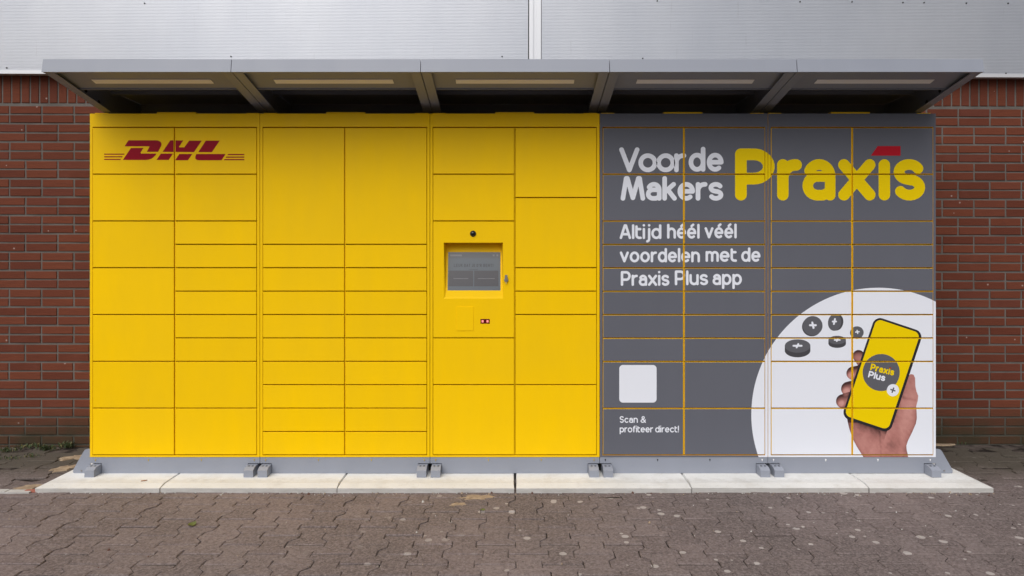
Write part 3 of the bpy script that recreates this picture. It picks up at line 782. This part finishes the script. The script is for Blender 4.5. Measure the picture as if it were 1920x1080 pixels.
for mi in range(5):
    e0, e1 = EDGE[mi] + .0015, EDGE[mi + 1] - .0015
    skin = M_yellow if mi < 3 else M_vinyl
    thing = tag(empty('parcel_locker_cabinet', ((e0 + e1) / 2, 0, 0)), LAB[mi], 'parcel locker', 'parcel locker cabinets in a row')
    root = thing
    # all meshes below are written in world coordinates, so the parts hang on the root with the inverse offset
    def child(o):
        o.parent = root; o.matrix_parent_inverse = Matrix.Translation((-(e0 + e1) / 2, 0, 0)); return o
    mid = (e0 + e1) / 2; fw = 0.0150; gap = 0.0042
    # carcass and front frame
    b = MB()
    if mi == 2:      # the terminal's recess reaches into the carcass
        hx0, hx1, hz0, hz1 = fx(828), fx(947), fz(566), fz(449)
        b.box(e0, e1, 0.10, DEP, CZ0, CZ1); b.box(e0, hx0, 0.0300, 0.0995, CZ0, CZ1); b.box(hx1, e1, 0.0300, 0.0995, CZ0, CZ1)
        b.box(hx0, hx1, 0.0300, 0.0995, CZ0, hz0); b.box(hx0, hx1, 0.0300, 0.0995, hz1, CZ1)
    else:
        b.box(e0, e1, 0.0300, DEP, CZ0, CZ1)
    child(b.build('carcass', M_yellow))
    fr = MB()
    rects = [(e0, e0 + fw, CZ0, CZ1), (e1 - fw, e1, CZ0, CZ1), (e0 + fw, e1 - fw, DZ1 + .004, CZ1), (e0 + fw, e1 - fw, CZ0, DZ0 - .004)]
    for x0, x1, z0, z1 in rects:
        fr.box(x0, x1, 0.0, 0.0295, z0, z1, 1)
    fo = fr.build('front_frame', [skin, M_yellow]); child(fo)
    for pgn in fo.data.polygons:
        if pgn.normal.y < -0.9 or (mi == 4 and pgn.normal.x > .9 and pgn.center.x > e1 - .001): pgn.material_index = 0
    if mi in (0, 3, 4):
        for x0, x1, z0, z1 in rects:
            stick((topx(x0), topy(z1), topx(x1), topy(z0)), 0.0, fo)
    b = MB(); b.box(mid - .0020, mid + .0020, 0.0060, 0.0295, DZ0, DZ1); child(b.build('mullion', M_yellow))
    # doors
    for ci in (0, 1):
        x0, x1 = (e0 + fw + .003, mid - gap) if ci == 0 else (mid + gap, e1 - fw - .003)
        u = 0
        for k, n in enumerate(ROWS[mi][ci]):
            zt, zb = DZ1 - u * U / PPM, DZ1 - (u + n) * U / PPM
            u += n
            zt -= 0.0031; zb += 0.0031
            if mi == 2 and ci == 0 and n == 5:
                dr = recessed_door(x0, x1, zb, zt, None); child(dr); continue
            yf = FRONT + rnd.uniform(-.0006, .0006)
            dr = child(obj('door', plate(x0, x1, zb, zt, yf, 0.0280, .0013, [skin, M_yellow])))
            if mi in (0, 3, 4): stick((topx(x0 + .0014), topy(zt - .0014), topx(x1 - .0014), topy(zb + .0014)), yf, dr)
    # plinth with notches for the feet
    notch = .069; nz = .0605
    p = MB(); P0, P1 = 0.002, 0.030
    p.box(e0, e1, P0, P1, nz, CZ0 - .001); p.box(e0 + notch, e1 - notch, P0, P1, 0.0015, nz)
    pl = child(p.build('plinth', M_grey))
    b = MB(); b.box(e0 + .001, e1 - .001, P1 + .03, DEP - .02, 0.0012, CZ0 - .002); child(b.build('base_frame', M_dark))
    for k in range(4):
        X = e0 + .032 + k * (e1 - e0 - .064) / 3; Z = fz(862)
        b = MB(); b.tube((X, P0 + .001, Z), (X, P0 - .003, Z), .0042, .0036, 10); b.box(X - .0016, X + .0016, P0 - .0005, P0 + .0001, Z - .010, Z)
        b.build('screw', M_brass if mi < 3 else M_lens if (mi == 4 or k == 3) else M_dark, pl)
    for X in (e0 + .0115, e1 - .0115 - .0555):
        f_ = MB(); f_.prism([(-.071, .0012), (.10, .0012), (.10, .0565), (-.030, .0550), (-.048, .0525), (-.071, .0400)], X, X + .0555)
        fo_ = child(f_.build('levelling_foot', M_grey))
        for s_ in (.017, .039):
            b = MB(); b.box(X + s_ - .005, X + s_ + .005, -.036, -.027, .0530, .0562); b.build('slot', M_dark, fo_)
    # stabiliser plates beside the two end cabinets
    if mi in (0, 4):
        sg = -1 if mi == 0 else 1; ex = e0 if mi == 0 else e1
        prof = [(0, 0.0012), (.098, .0012), (.102, .010), (.100, .022), (.040, .128), (.030, .140), (.018, .144), (0, .144)]
        y0, y1 = 0.004, 0.009; n = len(prof)
        v = [(ex + sg * (a + .001), y0, z) for a, z in prof] + [(ex + sg * (a + .001), y1, z) for a, z in prof]
        b = MB(); fs = [tuple(range(n)), tuple(range(2 * n - 1, n - 1, -1))] + [((i + 1) % n, i, n + i, n + (i + 1) % n) for i in range(n)]
        if sg < 0: fs = [tuple(reversed(q)) for q in fs]
        b.add(v, fs); gp = child(b.build('stabiliser_plate', M_grey))
        b = MB(); b.tube((ex + sg * .052, y0, .016), (ex + sg * .052, y0 - .004, .016), .005, .004, 10); b.build('bolt', M_steel, gp)
    # canopy: sloping roof sheet on two side channels
    SLp = 0.195
    rz = lambda y: 2.332 - 0.025 * (y + 0.416)
    c0, c1 = e0 + .0002, e1 - .0002
    b = MB(); b.prism([(-0.398, rz(-.398) - .007), (DEP, rz(DEP) - .007), (DEP, rz(DEP) - .001), (-0.398, rz(-.398) - .001)], c0 + .003, c1 - .003)
    can = child(b.build('canopy', M_grey))
    b = MB(); b.prism([(-0.416, 2.262), (-0.392, 2.262), (-0.392, rz(-.392) - .008), (-.396, 2.332), (-.404, 2.333)], c0, c1); b.build('fascia', M_grey, can)
    for sg, xe in ((1, c0 + .001), (-1, c1 - .001)):
        lo = lambda y: 2.262 - SLp * (y + 0.39)
        b = MB()
        xa, xb = sorted((xe, xe + sg * .003))
        b.prism([(-.391, lo(-.391)), (.12, lo(.12)), (DEP - .01, max(lo(DEP - .01), CZ1 + .004)), (DEP - .01, rz(DEP - .01) - .0075), (-.391, rz(-.391) - .0085)], xa, xb)
        xa, xb = sorted((xe + sg * .0031, xe + sg * .052))
        b.prism([(-.390, lo(-.39)), (.12, lo(.12)), (.12, lo(.12) + .003), (-.390, lo(-.39) + .003)], xa, xb)
        sp_ = b.build('side_channel', M_grey, can)
        for y, z in ((-.046, 2.252), (.080, 2.212)):
            xi = xe + sg * .0032
            b = MB(); b.tube((xi - sg * .001, y, z), (xi + sg * .0012, y, z), .0125, n=16); b.build('hole', M_dark, sp_)
    b = MB(); b.prism([(.545, CZ1 + .003), (.5495, CZ1 + .003), (.5495, rz(.55) - .008), (.545, rz(.545) - .008)], c0 + .0045, c1 - .0045)
    b.prism([(.20, rz(.2) - .03), (.23, rz(.2) - .03), (.23, rz(.2) - .0075), (.20, rz(.2) - .0075)], c0 + .0045, c1 - .0045); b.build('rear_beam', M_grey, can)
    # lamp soffit behind the fascia, sloping to the back, with its unlit light strip
    so = lambda y: 2.292 - 0.25 * (y + 0.39)
    b = MB(); b.prism([(-.3905, so(-.3905)), (-.168, so(-.168)), (-.168, so(-.168) - .008), (-.160, so(-.168) - .008), (-.160, so(-.168) + .02), (-.165, so(-.168) + .02), (-.172, so(-.168) + .004), (-.3905, so(-.3905) + .004)], c0 + .0045, c1 - .0045)
    sof = b.build('soffit', M_grey, can)
    lx = 0.172
    b = MB(); b.prism([(-.268, so(-.268) - .0035), (-.225, so(-.225) - .0035), (-.225, so(-.225) - .0005), (-.268, so(-.268) - .0005)], c0 + lx, c1 - lx); b.build('light_strip', M_lens, can)
    # yellow lifting tabs on top of the carcass
    for x0, x1, y0 in ((mid - .115, mid + .115, .018), (e0 + .012, e0 + .090, .030), (e1 - .090, e1 - .012, .030)):
        b = MB(); b.box(x0, x1, y0, y0 + .05, CZ1 + .0005, CZ1 + (.0125 if x1 - x0 > .1 else .010)); child(b.build('top_tab', M_yellow))

# ------------------------------------------------------------------ small things on the ground
def gpt(px, py, zf=None):
    """point of the ground seen at this photo position"""
    z = -0.036 if zf is None else zf
    d = 1280 * (H - z) / (py - 477); y = d - D
    if zf is None: z = gz(y); d = 1280 * (H - z) / (py - 477); y = d - D
    return Vector(((px - 960) * d / 1280, y, z))

# edging strip left of the slabs
b = MB(); n = 14
for i in range(n):
    x0, x1 = -4.6 + i * (1.92 / n), -4.6 + (i + 1) * (1.92 / n) - .004
    j = rs.uniform(-.004, .004)
    b.box(x0, x1, -.238 + j, -.196 + j * .5, -.09, -.0255 + rs.uniform(-.002, .002))
tag(b.build('edging_strip', M_conc), 'thin worn concrete edging flush with the pavers, left of the slabs', 'edging')

def blob(name, c, rx, ry, h, material, seed, n=22, jag=0.35, rot=0):
    q = random.Random(seed); ring = []
    for i in range(n):
        a_ = 2 * math.pi * i / n; k = 1 + q.uniform(-jag, jag)
        x, y = rx * k * math.cos(a_), ry * k * math.sin(a_)
        ring.append((x * math.cos(rot) - y * math.sin(rot), x * math.sin(rot) + y * math.cos(rot)))
    v = [(x, y, -.006) for x, y in ring] + [(x * .93, y * .93, h * .55) for x, y in ring] + [(x * .55, y * .55, h + q.uniform(-.001, .001)) for x, y in ring] + [(0, 0, h)]
    f = []
    for r_ in (0, n):
        for i in range(n): f.append((r_ + i, r_ + (i + 1) % n, r_ + n + (i + 1) % n, r_ + n + i))
    f += [(2 * n + i, 2 * n + (i + 1) % n, 3 * n) for i in range(n)]
    o = obj(name, mesh(name, v, f, material), None, tuple(c)); return o
for k, (px, py, rx, ry, rot) in enumerate(((893, 933, .085, .036, .1), (857, 946, .045, .022, .3), (60, 912, .10, .05, .9), (118, 878, .08, .05, .7), (150, 856, .10, .05, .4), (1765, 832, .10, .035, 0))):
    lab = ['tan loose sand spilled over the pavers before the yellow cabinets', 'small tan sand smear on the pavers', 'tan sand along the left slab side', 'tan sand strip beside the left slab', 'tan sand by the wall behind the left slab', 'tan sand by the wall at the right end'][k]
    tag(blob('sand', gpt(px, py), rx, ry, .0035, M_sand, 20 + k, jag=.4, rot=rot), lab, 'sand', kind='stuff')

def rubble(name, c, sx_, sy_, sz_, material, seed, rot=0):
    q = random.Random(seed); bm = bmesh.new(); bmesh.ops.create_icosphere(bm, subdivisions=2, radius=1)
    for v in bm.verts:
        k = 1 + q.uniform(-.16, .16); s = max(abs(v.co.x), abs(v.co.y), abs(v.co.z)); k *= .55 + .45 / max(s, .6)
        v.co = Vector((v.co.x * sx_ * k, v.co.y * sy_ * k, v.co.z * sz_ * k))
    me = bpy.data.meshes.new(name); bm.to_mesh(me); bm.free(); me.materials.append(material)
    return obj(name, me, None, (c[0], c[1], c[2] + sz_ * .8), (0, 0, rot))
tag(rubble('stone', gpt(181, 920), .017, .015, .013, M_rubdark, 1), 'small dark brown stone against the leftmost slab edge', 'stone')
tag(rubble('brick_fragment', gpt(60, 922), .058, .022, .006, M_rubble, 2, .1), 'flat pink brick fragment in the paving, farther left of two', 'brick fragment')
tag(rubble('brick_fragment', gpt(90, 921), .042, .017, .006, M_rubble, 3, -.1), 'flat pink brick fragment touching the left slab corner', 'brick fragment')
tag(rubble('wood_chip', Vector((fx(0) * 0, 0, 0)) + gpt(270, 902, 0.0), .016, .006, .003, M_leafb, 4, .4), 'reddish wood chip lying on the leftmost slab', 'wood chip')

def leaf(c, size, material, rot, curl, seed):
    q = random.Random(seed); v = []; f = []; n = 6
    for i in range(n + 1):
        s = i / n; w_ = math.sin(math.pi * min(1, s * 1.02 + .02)) ** .8 * .33 * size; x = (s - .5) * size
        zc = curl * size * (s - .4) ** 2 * 2
        v += [(x, -w_, zc + .25 * w_ + q.uniform(0, .002)), (x, 0, zc), (x, w_, zc + .25 * w_ + q.uniform(0, .002))]
    for i in range(n):
        for a_ in (0, 1): f.append((3 * i + a_, 3 * i + 3 + a_, 3 * i + 4 + a_, 3 * i + 1 + a_))
    return obj('leaf', mesh('leaf', v, f, material), None, (c[0], c[1], c[2] + .004), (.15, .1, rot))
for k, (px, py, sz, m_, rot, lab) in enumerate((
        (502, 922, .040, M_leafb, .6, 'curled brown leaf at the slab foot below the second cabinet'), (808, 919, .040, M_leafb, 2.2, 'orange brown leaf at the slab foot before the terminal'),
        (616, 921, .045, M_leafb, .3, 'brown leaf at the joint left of the middle slabs'), (1300, 918, .045, M_leafb, 1.3, 'brown leaf tucked in the slab joint under the lettering'),
        (1318, 918, .038, M_leafb, .2, 'brown leaf just right of the slab joint under lettering'), (1554, 918, .030, M_leafb, .8, 'tiny dark brown leaf before the rightmost slabs'),
        (360, 986, .050, M_leafg, 1.2, 'yellow green leaf on the pavers at left'), (905, 958, .028, M_leafg, .4, 'small green leaf near the sand on the pavers'))):
    tag(leaf(gpt(px, py), sz, m_, rot, .35, k), lab, 'leaf')

def weed(c, n, hgt, spread, seed):
    q = random.Random(seed); b = MB(); d_ = MB()
    for i in range(n):
        a_ = q.uniform(0, 6.283); r_ = q.uniform(0, spread); bx, by = r_ * math.cos(a_), r_ * math.sin(a_) * .5
        l_ = hgt * q.uniform(.25, .85); dx, dy = q.uniform(-.7, .7) * l_, q.uniform(-.5, .5) * l_; w_ = l_ * q.uniform(.10, .28)
        pa = q.uniform(0, 3.14); wx, wy = w_ * math.cos(pa), w_ * math.sin(pa)
        t_ = b if q.random() < .75 else d_
        t_.add([(bx, by, -.004), (bx + dx * .45 - wx, by + dy * .45 - wy, l_ * .5), (bx + dx, by + dy, l_ * q.uniform(.55, .95)), (bx + dx * .45 + wx, by + dy * .45 + wy, l_ * .55)], [(0, 1, 2, 3)])
    root = empty('weed', tuple(c))
    b.build('foliage', M_weed, root); d_.build('dry_stalks', M_weed2, root)
    return root
for k, (px, py, n, h, s, lab) in enumerate(((12, 846, 70, .045, .10, 'low weed tuft at the far left wall foot'), (55, 839, 60, .045, .08, 'weed tuft at the wall foot, second from the left'),
        (86, 843, 80, .05, .07, 'broad weed tuft sprouting before the left brick wall'), (126, 838, 90, .055, .06, 'bushy weed tuft nearest the yellow cabinet side'),
        (58, 856, 50, .030, .06, 'small weed in the paving joint, left of the lockers'), (15, 860, 50, .028, .08, 'flat weed in the paving at the far left'),
        (1800, 832, 18, .03, .08, 'sparse dry weed at the right wall foot'))):
    tag(weed(gpt(px, py), n, h, s, k), lab, 'weed', 'weeds along the wall')

# grit gathered along the slab foot and in the joints
q = random.Random(5); g_ = MB()
for i in range(420):
    if i < 300: x = q.uniform(-2.66, 2.69); y = SLY0 - abs(q.gauss(0, .018)) - .004
    else: x = q.uniform(-3.2, 3.2); y = q.uniform(-1.15, -.24)
    r_ = q.uniform(.0012, .0042) if q.random() < .93 else q.uniform(.005, .009)
    c_ = Vector((x, y, gz(y) + r_ * .5))
    pts = [c_ + Vector((r_ * q.uniform(.7, 1.4) * math.cos(a_), r_ * q.uniform(.7, 1.4) * math.sin(a_), -r_ * .6)) for a_ in (0, 1.26, 2.5, 3.8, 5.0)]
    g_.add(pts + [c_ + Vector((q.uniform(-.3, .3) * r_, q.uniform(-.3, .3) * r_, r_ * .8))], [(0, 1, 5), (1, 2, 5), (2, 3, 5), (3, 4, 5), (4, 0, 5)], i % 3)
tag(g_.build('grit', [M_rubdark, M_sand, M_conc]), 'fine grit scattered along the foot of the slabs', 'grit', kind='stuff')
